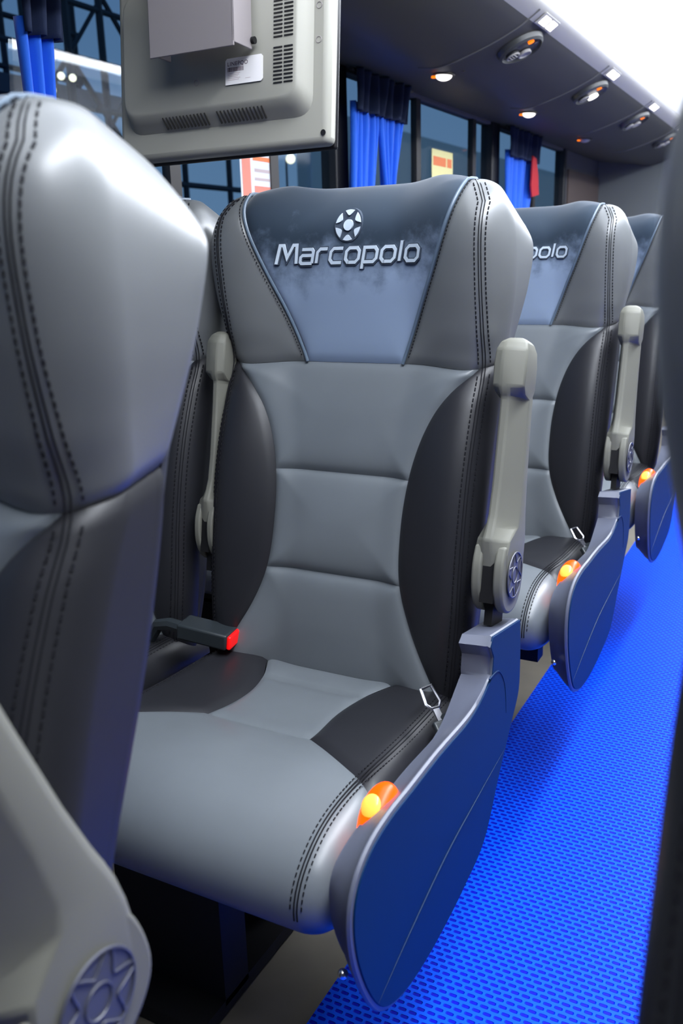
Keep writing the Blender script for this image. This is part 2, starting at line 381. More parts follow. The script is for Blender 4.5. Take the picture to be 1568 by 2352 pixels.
# ------------------------------------------------------------------ curtains
def curtain(y0, y1, zv, zb, y0b, y1b, label, folds=7, slit=None):
    t_ = thing('window_curtain', label, 'curtain', (-0.80, (y0+y1)/2, 0))
    yc = (y0+y1)/2
    def sheet(name, za, zc, m, fa, fb, off=0.0):
        V = []; F = []; nu = folds*10; nv = 14
        for j in range(nv+1):
            v = j/nv; z = za+(zc-za)*v
            ya = fa(z); yb = fb(z)
            for i in range(nu+1):
                u = i/nu
                V.append((off+0.014*math.sin(u*folds*2*PI)+0.006*math.sin(u*17+v*2), ya+(yb-ya)*u-yc, z))
        for j in range(nv):
            for i in range(nu):
                a = j*(nu+1)+i; F.append((a, a+1, a+nu+2, a+nu+1))
        o = mesh(name, V, F, m, t_)
        s = o.modifiers.new('s', 'SOLIDIFY'); s.thickness = .002
    L = lambda A, B: (lambda z: A+(B-A)*(1.70-z)/(1.70-zb))
    sheet('valance', 1.695, zv, M_val, L(y0, y0b), L(y1, y1b), 0.022)
    if slit:
        ys0, ys1, zs = slit
        g = lambda z: ys0 + 0*(z)
        sheet('drape', zv+.03, zb, M_curt, L(y0, y0b), lambda z: ys0-(0.5*(ys1-ys0))*max(0, (zs-z)/(zs-zb)))
        sheet('drape', zv+.03, zb, M_curt, lambda z: ys0+(0.5*(ys1-ys0))*max(0, (zs-z)/(zs-zb)), L(y1, y1b))
    else:
        sheet('drape', zv+.03, zb, M_curt, L(y0, y0b), L(y1, y1b))
    bm = bmesh.new(); tube(bm, [(0.012, y0-yc-.02, 1.69), (0.012, y1-yc+.02, 1.69)], .006, 8); bmobj('curtain_rail', bm, M_pillar, t_)
    return t_
curtain(1.64, 2.10, 1.565, 1.10, 1.60, 1.88, 'blue curtain parted in two beside the monitor, behind the middle seat', slit=(1.84, 1.99, 1.52))
curtain(3.27, 3.85, 1.56, 1.10, 3.27, 3.62, 'blue curtain farthest back, beyond the second-row head', slit=None)
curtain(0.20, 0.33, 1.53, 1.05, 0.21, 0.25, 'narrow blue curtain at the front left corner, above the nearest seat', folds=3)
# red cloth hanging in the far curtain
bm = bmesh.new(); prism(bm, [(3.60, 1.585), (3.66, 1.575), (3.70, 1.50), (3.72, 1.40), (3.60, 1.385), (3.58, 1.44)], 'x', -0.762, -0.755)
tag(bmobj('red_cloth', bm, M_redc), 'red strip of cloth hanging on the farthest blue curtain', 'cloth')

def sticker(x, y0, y1, z0, z1, m, bands, label):
    t_ = thing('window_sticker', label, 'sticker', (x, (y0+y1)/2, z0))
    yc = (y0+y1)/2
    bm = bmesh.new(); box(bm, 0, .001, y0-yc, y1-yc, 0, z1-z0); bmobj('sticker_sheet', bm, m, t_)
    for (a, b_, c, d, mm) in bands:
        bm = bmesh.new(); w = y1-y0; h = z1-z0
        box(bm, .0012, .0016, (a-.5)*w, (b_-.5)*w, c*h, d*h); bmobj('printed_band', bm, mm, t_)
sticker(XL-.012, 2.49, 2.73, 1.33, 1.53, M_sy, [(.06, .66, .68, .86, M_so), (.72, .94, .68, .86, M_so), (.35, .65, .3, .42, M_so)],
        'yellow paper sticker with an orange band on the window behind the middle seat')
sticker(XL-.012, 1.055, 1.232, 1.25, 1.405, M_sw, [(.05, .3, .0, .93, M_sr), (.38, .92, .8, .88, M_so), (.42, .9, .6, .66, M_ink2), (.42, .9, .45, .5, M_ink2), (.4, .9, .15, .35, M_sr)],
        'white and red printed sticker on the window just under the monitor')

# ------------------------------------------------------------------ reading lamps and call units under the rack
def rack_norm(x):
    z1, z2 = rack_z(x-.02), rack_z(x+.02); return Vector((z2-z1, 0, -0.04)).normalized()
def reading_lamp(x, y, lit, label):
    z = rack_z(x)-.001; n = rack_norm(x)
    t_ = thing('reading_lamp', label, 'reading lamp', (x, y, z))
    bm = bmesh.new(); disc(bm, (0, 0, 0), n, .036, .004, 28); bmobj('bezel', bm, M_rack, t_, smooth=True)
    bm = bmesh.new(); bmesh.ops.create_uvsphere(bm, u_segments=24, v_segments=14, radius=1, matrix=Matrix.Translation(n*.004) @ Matrix.Diagonal((.027, .027, .016, 1))); bmobj('lens', bm, M_lamp if lit else M_lip, t_, smooth=True)
    bm = bmesh.new(); disc(bm, Vector((-.026, -.024, 0))+n*.006, n, .008, .006, 12); bmobj('indicator', bm, M_orange, t_, smooth=True)
    bm = bmesh.new(); disc(bm, Vector((.055, .02, .008))+n*.001, n, .010, .003, 12); bmobj('air_nozzle', bm, M_shell, t_, smooth=True)
reading_lamp(-0.518, 1.761, True, 'glowing round reading lamp under the rack, nearest of the two over the windows')
reading_lamp(-0.518, 2.718, True, 'glowing round reading lamp under the rack, farther one over the windows')
reading_lamp(-0.53, 3.757, False, 'unlit reading lamp with a red-orange dot far back under the rack')
def panel_seam(y, label):
    bm = bmesh.new()
    pts = [(x, y+.0, rack_z(x)-.001) for x in (-.56, -.5, -.44, -.38, -.3, -.235, -.205, -.185, -.17)]
    tube(bm, catmull(pts, 3), .003, 6)
    tag(bmobj('rack_joint_strip', bm, M_joint, None, smooth=True), label, 'joint strip')
def call_unit(y, lit, label, lab2, lab3):
    xc = -0.276; z = rack_z(xc)-.001; n = rack_norm(xc)
    t_ = thing('passenger_service_unit', label, 'service unit', (xc, y, z))
    bm = bmesh.new()
    u = Vector((1, 0, -n.x/n.z)).normalized(); v = Vector((0, 1, 0))
    ring = []
    for k in range(40):
        a = 2*PI*k/40; ca, sa = math.cos(a), math.sin(a)
        ring.append(u*.074*ca*(1-.12*sa) + v*.085*sa)
    prev = None; rows = []
    for s, h in ((1.0, 0), (.97, .014), (.88, .020), (.80, .012), (.5, .012)):
        rows.append([bm.verts.new(p*s+n*h) for p in ring])
    for a, b_ in zip(rows[:-1], rows[1:]):
        for k in range(40): bm.faces.new((a[k], b_[k], b_[(k+1) % 40], a[(k+1) % 40]))
    bm.faces.new(rows[-1])
    bmobj('unit_plate', bm, mat('unit_plastic', (.065, .068, .07), .4), t_, smooth=True)
    for cx, cy, m_, nm in ((-.030, -.012, M_lip, 'air_nozzle'), (-.002, .028, M_lip if not lit else M_lamp, 'reading_light')):
        c = u*cx+v*cy+n*.014
        bm = bmesh.new(); disc(bm, c, n, .021, .007, 24); rr = bmobj(nm, bm, m_ if nm == 'reading_light' else M_shell, t_, smooth=True)
        bm = bmesh.new()
        tube(bm, [c+n*.007+(u*math.cos(2*PI*k/24)+v*math.sin(2*PI*k/24))*.0195 for k in range(25)], .0028, 6, cap=False)
        bmobj('bezel_ring', bm, M_lip if not lit or nm != 'reading_light' else M_lamp, rr, smooth=True)
        if nm == 'air_nozzle':
            bm = bmesh.new()
            for q in (-1, 0, 1):
                p0 = c+n*.009+u*.008*q
                tube(bm, [p0-v*.014, p0+v*.014], .0016, 6)
            bmobj('nozzle_fins', bm, M_lip, rr)
    bm = bmesh.new(); disc(bm, u*.040+v*(-.030)+n*.013, n, .010, .006, 16); bmobj('call_button', bm, M_orange, t_, smooth=True)
    bm = bmesh.new(); disc(bm, u*.046+v*(.006)+n*.013, n, .006, .003, 12); bmobj('indicator', bm, M_lip, t_, smooth=True)
    # illuminated seat number window on the rack edge
    l = thing('seat_number_light', lab2, 'light', (-.183, y-.03, 1.7715))
    sl = Matrix.Rotation(-math.atan(.68), 4, 'Y')
    bm = bmesh.new(); box(bm, -.022, .022, -.078, .078, -.004, .0, sl); o = bmobj('light_housing', bm, M_lip, l); bevel(o, .002)
    for s in (-1, 1):
        bm = bmesh.new(); box(bm, -.015, .015, s*.036-.028, s*.036+.028, -.0065, -.003, sl); o = bmobj('light_square', bm, M_lamp, l); bevel(o, .003)
    panel_seam(y-.157, lab3)
call_unit(1.801, False, 'oval overhead unit with unlit nozzle and lamp and an orange button, nearest the camera', 'pair of glowing squares on the rack edge, nearest the camera', 'thin grey joint across the rack, nearest the camera')
call_unit(2.75, True, 'oval overhead unit with its white lamp lit, second from the camera', 'pair of glowing squares on the rack edge, second from the camera', 'thin grey joint across the rack, second from the camera')
call_unit(3.70, False, 'small oval overhead unit with an orange dot, third from the camera', 'pair of glowing squares on the rack edge, third from the camera', 'thin grey joint across the rack, third from the camera')
call_unit(4.64, False, 'tiny oval overhead unit near the rear wall, farthest from the camera', 'pair of glowing squares on the rack edge, farthest from the camera', 'thin grey joint across the rack, farthest from the camera')

# ------------------------------------------------------------------ monitor hanging from the rack
def monitor():
    t_ = thing('hanging_monitor', 'grey-beige flat monitor seen from behind, hanging from the rack by a bracket', 'monitor', (-0.184, -0.012, 1.243))
    tilt = Matrix.Rotation(math.radians(-6), 4, 'X')   # top leans away from the camera
    # local frame: x right, y away from the camera, z up, origin at the bottom centre
    def place(o): o.matrix_parent_inverse = Matrix(); o.matrix_basis = tilt; return o
    def child(name, bm, m, par=None, smooth=True, bev=0):
        o = bmobj(name, bm, m, par or t_, smooth=smooth)
        if par is None: o.matrix_basis = tilt
        if bev: bevel(o, bev)
        return o
    w, h = .193, .262
    bm = bmesh.new(); box(bm, -w, w, .0, .030, .0, h); child('monitor_back', bm, M_tv, bev=.010)
    bm = bmesh.new(); box(bm, -w+.002, w-.002, .029, .038, -.002, h+.001); child('screen_bezel', bm, M_black, bev=.004)
    # raised central housing with sloped sides
    bm = bmesh.new()
    base = [(-.172, .036), (.170, .036), (.170, h-.01), (-.172, h-.01)]
    top = [(-.160, .064), (.152, .064), (.152, h-.03), (-.160, h-.03)]
    def rr(pts, r, n=6):
        out = []
        for i, p in enumerate(pts):
            a = Vector(pts[i-1])-Vector(p); b_ = Vector(pts[(i+1) % 4])-Vector(p); a.normalize(); b_.normalize()
            for k in range(n+1):
                t = k/n; q = Vector(p)+a*r*(1-t)**2+b_*r*t**2; out.append(q)
        return out
    levels = [(0, 1), (.2, .0), (.55, -.012), (.85, -.0225), (1.0, -.024)]
    B, T = rr(base, .03), rr(top, .026)
    rows = []
    for tt, yy in levels:
        yv = .003 if tt == 0 else yy
        e = {0: 0, .2: .12, .55: .5, .85: .86, 1.0: 1.05}[tt]
        rows.append([bm.verts.new((p.x+(q.x-p.x)*e, yv, p.y+(q.y-p.y)*e)) for p, q in zip(B, T)])
    for a, b_ in zip(rows[:-1], rows[1:]):
        for k in range(len(a)): bm.faces.new((a[k], a[(k+1) % len(a)], b_[(k+1) % len(a)], b_[k]))
    bm.faces.new(rows[-1])
    o = child('rear_housing', bm, M_tv)
    o.data.set_sharp_from_angle(angle=math.radians(75))
    # ventilation slots
    bm = bmesh.new()
    for z0 in (.082, .143, .204):
        for k in range(10):
            z = z0+k*.0052
            for xa, xb in ((.129, .1435), (.1465, .161)):
                box(bm, xa-.013, xb-.013, -.0252, .006, z, z+.0018)
    v = child('ventilation_slots', bm, M_black)
    mg = mat('grille_shadow', (.05, .048, .042), .6)
    for x0, n_ in ((-.090, 13), (.012, 13)):
        bm = bmesh.new()
        for k in range(n_):
            m_ = Matrix.Translation((x0+k*.0066, -.0118, .0495)) @ Matrix.Rotation(math.radians(44), 4, 'X')
            box(bm, 0, .0018, -.0016, .0015, -.010, .010, m_)
        child('lower_grille', bm, mg)
    for x, z in ((.186, .015), ):
        bm = bmesh.new(); disc(bm, (x, -.0006, z), (0, -1, 0), .0042, .0008, 16); child('screw_hole', bm, M_black)
    for x, z in ((.176, .185), (.176, .140), (-.02, .098)):
        bm = bmesh.new()
        tube(bm, [(x+.0042*math.cos(2*PI*k/20), -.0003 if x > .1 else -.0245, z+.0042*math.sin(2*PI*k/20)) for k in range(21)], .0005, 5, cap=False)
        child('screw_cap', bm, M_bracket)
    # label with print
    bm = bmesh.new(); prism(bm, [(.034, .088), (.096, .088), (.099, .091), (.099, .121), (.096, .124), (.037, .124), (.034, .121)], 'y', -.0262, -.0254)
    lab = child('paper_label', bm, M_label)
    yl = -.0264
    cu = bpy.data.curves.new('txt', 'FONT'); cu.body = 'LINEPQO'; cu.size = .0078; cu.offset = .00012; cu.space_character = 1.15
    tmp = bpy.data.objects.new('txt', cu); C.objects.link(tmp)
    dg = bpy.context.evaluated_depsgraph_get(); me = bpy.data.meshes.new_from_object(tmp.evaluated_get(dg))
    bpy.data.objects.remove(tmp)
    me.transform(Matrix.Translation((.0375, yl, .1135)) @ Matrix.Rotation(PI/2, 4, 'X')); me.materials.clear(); me.materials.append(M_ink)
    o = bpy.data.objects.new('label_lettering', me); C.objects.link(o); o.parent = lab
    bm = bmesh.new(); rnd = random.Random(3); x = .038
    while x < .066:
        ww = rnd.choice((.0004, .0006, .001)); box(bm, x, x+ww, yl, yl+.0002, .1055, .1115); x += ww+rnd.choice((.0004, .0007))
    o = bmobj('barcode', bm, M_ink, lab)
    bm = bmesh.new()
    for k in range(5): box(bm, .038, .060-.002*(k % 3), yl, yl+.0002, .1030-k*.0022, .1037-k*.0022)
    box(bm, .069, .078, yl, yl+.0002, .0945, .0950)
    o = bmobj('small_print', bm, M_ink2, lab)
    # bracket: folded steel plate standing off the housing, rising to the rack
    bm = bmesh.new()
    r_ = Matrix.Rotation(math.radians(3), 4, 'X')
    box(bm, -.062, .086, -.074, -.071, .125, .36, r_)
    box(bm, .083, .086, -.074, -.027, .130, .36, r_)
    box(bm, -.062, -.059, -.074, -.027, .130, .36, r_)
    o = child('mounting_bracket', bm, M_bracket, bev=.0012)
    for x, z in ((-.042, .163), (.060, .163)):
        bm = bmesh.new(); disc(bm, (x, -.0745+.0085, z), (0, -1, 0), .0034, .0005, 16)
        child('bracket_hole', bm, M_black, smooth=False)
    bm = bmesh.new(); disc(bm, (.0865, -.035, .140), (1, 0, 0), .005, .005, 12); child('bracket_screw', bm, M_frame)
    bm = bmesh.new(); box(bm, -.02, .04, -.05, -.01, .30, .455); child('hanger_arm', bm, M_bracket)
monitor()

# ------------------------------------------------------------------ the passenger seat
K = math.tan(math.radians(12)); PLANE = lambda z: -.03 + K*(z-.44)
ZM = .918; ZTOP = 1.207; ZC = 1.12
T_W = [(.40, .230), (.50, .236), (.70, .240), (.90, .241), (.935, .243), (.98, .249), (1.03, .256), (1.08, .259), (1.12, .256), (1.15, .248), (1.175, .235), (1.19, .222), (1.201, .204), (1.207, .185)]
T_R = [(.40, .045), (.90, .045), (1.0, .046), (1.12, .048), (1.207, .05)]
T_WC = [(.40, .006), (.46, .011), (.53, .018), (.59, .024), (.68, .022), (.75, .017), (.84, .008), (ZM, 0.0), (.96, .009), (1.0, .020), (1.06, .038), (1.10, .046), (1.14, .049), (1.18, .043), (1.207, .034)]
T_CR = [(.40, .030), (.50, .044), (.65, .054), (.78, .050), (.87, .034), (ZM, .020), (.98, .040), (1.05, .064), (1.12, .082), (1.17, .080), (1.207, .058)]
T_U0 = [(.40, .10), (.60, .07), (.80, .08), (.90, .10), (ZM, .10), (1.0, .09), (1.08, .08), (1.15, .06), (1.207, .04)]
T_WB = [(.40, -.050), (.67, -.066), (.72, -.074), (.80, -.088), (.89, -.098), (1.09, -.098), (1.207, -.098)]
T_AL = [(.40, .218), (.456, .186), (.53, .143), (.59, .121), (.68, .114), (.751, .119), (.794, .128), (.835, .143), (.866, .161), (.896, .188), (ZM, .2185)]
T_AU = [(ZM, .086), (.96, .101), (1.0, .116), (1.07, .146), (1.134, .171), (1.17, .183), (1.207, .190)]
def wfront(u, z):
    ur = interp(T_W, z)-interp(T_R, z)
    return interp(T_WC, z) + (interp(T_CR, z)-interp(T_WC, z))*sstep(min(interp(T_U0, z), ur-.03), ur, min(abs(u), ur))
def backpt(q, z):
    """q: 0 front centre, 1 start of side rounding, 2 side, 3 rear corner start, 4 rear corner end, 5 rear centre; sign mirrors"""
    s = -1 if q < 0 else 1; q = abs(q)
    Wz, R = interp(T_W, z), interp(T_R, z); ur = Wz-R; wE = wfront(ur, z); rb = .034; wB = interp(T_WB, z)
    if q <= 1: u = q*ur; w = wfront(u, z)
    elif q <= 2:
        f = (q-1)*PI/2; u = ur+R*math.sin(f); w = wE-.05*(1-math.cos(f))
    elif q <= 3: u = Wz-.004*(q-2); a = wE-.05; w = a+(wB+rb-a)*(q-2)
    elif q <= 4:
        f = (q-3)*PI/2; u = Wz-.004-rb+rb*math.cos(f); w = wB+rb-rb*math.sin(f)
    else: u = (Wz-.004-rb)*(5-q); w = wB
    zz = z
    if z > ZC:
        k = math.sqrt(max(0, 1-((z-ZC)/(ZTOP-ZC))**2))
        m = wfront(min(u, ur), z)-.050
        w = m+(w-m)*k
    # side seams climb towards the rear, the head slopes down towards the rear
    back = max(0, .02-w)
    zz += .20*back*math.exp(-((z-.918)/.10)**2)
    zz -= .016*(1-sstep(.07, .19, abs(u)))*sstep(1.10, 1.20, z)
    zz -= .40*max(0, .05-w)*sstep(1.05, 1.2, z)*sstep(.12, .2, abs(u))
    return Vector((s*u, PLANE(z)-w, zz))
def q_of_u(u, z):
    Wz, R = interp(T_W, z), interp(T_R, z); ur = Wz-R
    if u <= ur: return u/ur
    return 1+math.asin(min(1, (u-ur)/R))/(PI/2)
def patch(name, fn, nu, nv, m, par, groove=(1, 1, 1, 1), bulge=.004, inner_rows=(), depth=.004, sub=None):
    """grid over fn(a,b), a,b in 0..1 ; grooves along the chosen borders (a0,a1,b0,b1)"""
    P = [[fn(i/nu, j/nv) for i in range(nu+1)] for j in range(nv+1)]
    V = []
    for j in range(nv+1):
        for i in range(nu+1):
            p = P[j][i]
            du = P[j][min(i+1, nu)]-P[j][max(i-1, 0)]; dv = P[min(j+1, nv)][i]-P[max(j-1, 0)][i]
            n = du.cross(dv)
            n = n.normalized() if n.length > 1e-12 else Vector((0, 0, 0))
            d = 9
            if groove[0]: d = min(d, (p-P[j][0]).length)
            if groove[1]: d = min(d, (p-P[j][nu]).length)
            if groove[2]: d = min(d, (p-P[0][i]).length)
            if groove[3]: d = min(d, (p-P[nv][i]).length)
            for rj in inner_rows: d = min(d, (p-P[rj][i]).length)
            g = -depth*math.exp(-d/.005)+bulge*(1-math.exp(-d/.035))
            V.append(p+n*g)
    F = [(j*(nu+1)+i, j*(nu+1)+i+1, (j+1)*(nu+1)+i+1, (j+1)*(nu+1)+i) for j in range(nv) for i in range(nu)]
    return mesh(name, V, F, m, par, smooth=True)
def nonuni(edges, n):
    """map 0..1 so that sampling is denser near the given fractions"""
    return lambda t: t-0.0
def stitch_rows(fn, t0, t1, n, off, dash=.55, r=.0011):
    bm = bmesh.new()
    for k in range(n):
        a = t0+(t1-t0)*k/n; b_ = t0+(t1-t0)*(k+dash)/n
        for o in off:
            p, q = fn(a, o), fn(b_, o)
            tube(bm, [p, q], r, 5)
    return bm

LETTERS = {
 'M': (1.75, [[(0, 0), (.15, 1.4), (.45, 1.4), (.88, .45), (1.3, 1.4), (1.6, 1.4), (1.75, 0)]]),
 'a': (1.25, [[(.1, 1.05), (1.05, 1.05), (1.2, .9), (1.2, 0)], [(1.2, 0), (.2, 0), (.05, .12), (.05, .45), (.2, .6), (1.2, .6)]]),
 'r': (.95, [[(.05, 0), (.05, .8), (.3, 1.05), (.95, 1.05)]]),
 'c': (1.15, [[(1.15, 1.05), (.3, 1.05), (.05, .8), (.05, .25), (.3, 0), (1.15, 0)]]),
 'o': (1.3, [[(.3, 0), (1.0, 0), (1.25, .25), (1.25, .8), (1.0, 1.05), (.3, 1.05), (.05, .8), (.05, .25), (.3, 0), (.4, 0)]]),
 'p': (1.3, [[(.05, -.5), (.05, 1.05), (1.0, 1.05), (1.25, .8), (1.25, .25), (1.0, 0), (.1, 0)]]),
 'l': (.25, [[(.1, 0), (.1, 1.45)]]),
}
def ribbon2d(pts, w):
    L = []; R = []; n = len(pts); pts = [Vector(p) for p in pts]
    for i in range(n):
        d0 = (pts[i]-pts[i-1]).normalized() if i > 0 else (pts[1]-pts[0]).normalized()
        d1 = (pts[i+1]-pts[i]).normalized() if i < n-1 else d0
        n0 = Vector((-d0.y, d0.x)); n1 = Vector((-d1.y, d1.x)); m = (n0+n1).normalized()
        k = w/2/max(.45, m.dot(n0)); L.append(pts[i]+m*k); R.append(pts[i]-m*k)
    return L, R
def front_surface(x, z, off):
    z = min(z, ZTOP-.01); p = backpt(math.copysign(q_of_u(abs(x), z), x), z)
    return Vector((x, p.y-off, z))
def build_logo(parent):
    U = .0188; total = 0; word = 'Marcopolo'
    total = sum(LETTERS[c][0] for c in word)+.32*(len(word)-1)
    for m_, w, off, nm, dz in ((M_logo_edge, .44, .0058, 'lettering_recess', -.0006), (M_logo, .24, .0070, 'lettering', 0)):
        bm = bmesh.new(); cx = -total/2
        for ch in word:
            wd, strokes = LETTERS[ch]
            for st in strokes:
                L, R = ribbon2d(st, w)
                def mp(p, o):
                    X = (cx+p.x+.22*(p.y-.5))*U; Z = 1.078+p.y*U*1.08
                    return front_surface(X, Z+dz, o)
                a = [(bm.verts.new(mp(l, off)), bm.verts.new(mp(r, off)), bm.verts.new(mp(l, -.002)), bm.verts.new(mp(r, -.002))) for l, r in zip(L, R)]
                for s, e in zip(a[:-1], a[1:]):
                    bm.faces.new((s[0], e[0], e[1], s[1])); bm.faces.new((s[0], s[2], e[2], e[0])); bm.faces.new((s[1], e[1], e[3], s[3]))
                for e in (a[0], a[-1]): bm.faces.new((e[0], e[1], e[3], e[2]))
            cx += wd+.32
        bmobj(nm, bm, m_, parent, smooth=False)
    # round emblem: hub and six petals inside a dark ring
    cz = 1.1335; R = .0215
    def patch2(poly, off, bm):
        f = [bm.verts.new(front_surface(p[0], cz+p[1]*1.08, off)) for p in poly]; g = [bm.verts.new(front_surface(p[0], cz+p[1]*1.08, -.002)) for p in poly]
        bm.faces.new(f)
        for i in range(len(f)): bm.faces.new((f[i], g[i], g[(i+1) % len(f)], f[(i+1) % len(f)]))
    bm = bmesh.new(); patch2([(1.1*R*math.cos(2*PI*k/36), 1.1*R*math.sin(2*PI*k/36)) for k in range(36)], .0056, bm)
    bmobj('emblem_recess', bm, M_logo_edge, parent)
    bm = bmesh.new(); patch2([(.36*R*math.cos(2*PI*k/24), .36*R*math.sin(2*PI*k/24)) for k in range(24)], .0068, bm)
    for j in range(6):
        a0 = 2*PI*j/6+PI/2; half = math.radians(22)
        outer = [(R*math.cos(a0-half+2*half*k/6), R*math.sin(a0-half+2*half*k/6)) for k in range(7)]
        inner = []
        for k in range(1, 6):
            t = k/6; a = a0+half-2*half*t; rr = R*(1-.38*math.sin(PI*t)**.7); inner.append((rr*math.cos(a), rr*math.sin(a)))
        patch2(outer+inner, .0068, bm)
    bmobj('emblem', bm, M_logo, parent)

def build_arm(parent, side, tilt, xc):
    """folding armrest; side=+1 puts the emblem on +x; tilt>0 leans back"""
    a = bpy.data.objects.new('armrest', None)
    secs = [(-.005, .0235, -.044, -.040, .047), (.03, .0245, -.052, -.046, .050), (.050, .0242, -.056, -.038, .050), (.068, .0236, -.048, -.004, .048), (.086, .0230, -.042, .004, .045), (.13, .0222, -.038, .006, .040),
            (.20, .0215, -.036, .005, .035), (.252, .0215, -.036, .003, .032), (.258, .021, -.040, -.022, .032), (.268, .0235, -.044, -.036, .032), (.300, .024, -.044, -.036, .031), (.320, .023, -.041, -.034, .027), (.332, .019, -.033, -.027, .020), (.338, .010, -.020, -.017, .008)]
    bm = bmesh.new(); rows = []
    for v, hx, yf, ym, yb in secs:
        rx = -.15*hx*side
        pl = [(-hx*.62, yb), (hx*.62, yb), (hx*.92, yb-.006), (hx, yb-.016), (hx, ym), (hx*.5+(rx+.006)*.5, ym*.5+yf*.5), (rx+.006, yf), (rx-.006, yf), (-hx*.5+(rx-.006)*.5, ym*.5+yf*.5), (-hx, ym), (-hx, yb-.016), (-hx*.92, yb-.006)]
        rows.append([bm.verts.new((x, y, v)) for x, y in pl])
    n = len(rows[0])
    for p, q in zip(rows[:-1], rows[1:]):
        for k in range(n): bm.faces.new((p[k], p[(k+1) % n], q[(k+1) % n], q[k]))
    bm.faces.new(rows[-1]); bm.faces.new(rows[0][::-1])
    arm = bmobj('armrest', bm, M_arm, parent, smooth=True, sharp=24); bevel(arm, .003, 2, 22)
    bpy.data.objects.remove(a)
    arm.location = (xc, -.025 if xc*side > 0 and side*xc > .26 else .008, .635); arm.rotation_euler = (-math.radians(tilt), 0, 0)
    # two cheeks around the pivot leave the dark slot between them
    for s in (-1, 1):
        bm = bmesh.new()
        pts = [(-.048, .042), (-.056, .015), (-.052, -.02), (-.036, -.045), (-.01, -.057), (.02, -.052), (.042, -.032), (.047, 0), (.042, .030), (.028, .044)]
        prism(bm, [(p.x, p.y) for p in catmull(pts, 4)], 'x', s*.009, s*.0232)
        c = bmobj('pivot_cheek', bm, M_arm, arm, smooth=True); bevel(c, .004, 3)
    bm = bmesh.new(); box(bm, -.010, .010, -.048, .045, -.04, .046); box(bm, -.006, .006, -.030, .02, -.075, -.035)
    bmobj('pivot_lug', bm, M_frame, arm)
    # emblem disc with raised ring and petals
    x = .0247*side; R = .033
    bm = bmesh.new(); disc(bm, (x, -.004, .0), (side, 0, 0), R, .0008, 36, sy=1.0)
    e = bmobj('emblem_disc', bm, M_emblem, arm, smooth=True)
    bm = bmesh.new(); xx = x+side*.0012
    tube(bm, [(xx, -.004+R*math.cos(2*PI*k/40), R*math.sin(2*PI*k/40)) for k in range(41)], .0012, 6, cap=False)
    tube(bm, [(xx, -.004+.36*R*math.cos(2*PI*k/24), .36*R*math.sin(2*PI*k/24)) for k in range(25)], .0009, 6, cap=False)
    for j in range(6):
        a0 = 2*PI*j/6+.3; half = math.radians(25)
        arc = []
        for k in range(9):
            t = k/8; aa = a0-half+2*half*t; rr = R*(.97-.42*math.sin(PI*t)); arc.append((xx, -.004+rr*math.cos(aa), rr*math.sin(aa)))
        tube(bm, arc, .0010, 6)
    bmobj('emblem_relief', bm, M_emblem, e, smooth=True)
    return arm

# cushion path (y,z) seen from the side, rear to front to underside
CP = catmull([(0.02, .424), (-.05, .437), (-.15, .440), (-.26, .445), (-.36, .452), (-.43, .446), (-.475, .425), (-.500, .395), (-.503, .362), (-.485, .336), (-.45, .324), (-.38, .322)], 8)
CL = [0.0]
for a_, b__ in zip(CP[:-1], CP[1:]): CL.append(CL[-1]+(b__-a_).length)
def cpath(s):
    s = min(max(s, 0), CL[-1])
    for i in range(len(CP)-1):
        if s <= CL[i+1]:
            t = (s-CL[i])/(CL[i+1]-CL[i]); p = CP[i].lerp(CP[i+1], t)
            d = (CP[min(i+2, len(CP)-1)]-CP[max(i-1, 0)]).normalized(); return p, Vector((-d.y, d.x))
    return CP[-1], Vector((0, 1))
def s_of_y(y): 
    for i, p in enumerate(CP):
        if p.x <= y: return CL[i]
    return 0
def cushpt(q, s):
    sg = -1 if q < 0 else 1; q = abs(q)
    W_ = .236+.016*sstep(.2, .45, s); R = .048; ur = W_-R
    p, nrm = cpath(s)
    if nrm.y < 0 and s < .3: nrm = -nrm
    # inward normal: points from the surface to the cushion core
    core = Vector((min(max(p.x, -.42), -.02), .375)); inn = Vector((nrm.x, nrm.y))
    if (core-p).dot(inn) < 0: inn = -inn
    if q <= 1:
        u = q*ur; off = .012*(1-sstep(.05, .17, u))*(1-sstep(.22, .36, s))
        P = p+inn*off
    elif q <= 2:
        f = (q-1)*PI/2; u = ur+R*math.sin(f); P = p+inn*(R*(1-math.cos(f)))
    else:
        u = W_-.002*(q-2); P = (p+inn*R).lerp(core, q-2)
    return Vector((sg*u, P.x, P.y))
T_CA = [(0, .128), (.06, .118), (.12, .092), (.18, .080), (.28, .087)]
SB0 = s_of_y(-.254)
def sB(u): return SB0+.72*max(0, min(abs(u), .24)-.087)
def cq(u, s):
    W_ = .236+.016*sstep(.2, .45, s); R = .048; ur = W_-R
    return u/ur if u <= ur else 1+math.asin(min(1, (u-ur)/R))/(PI/2)

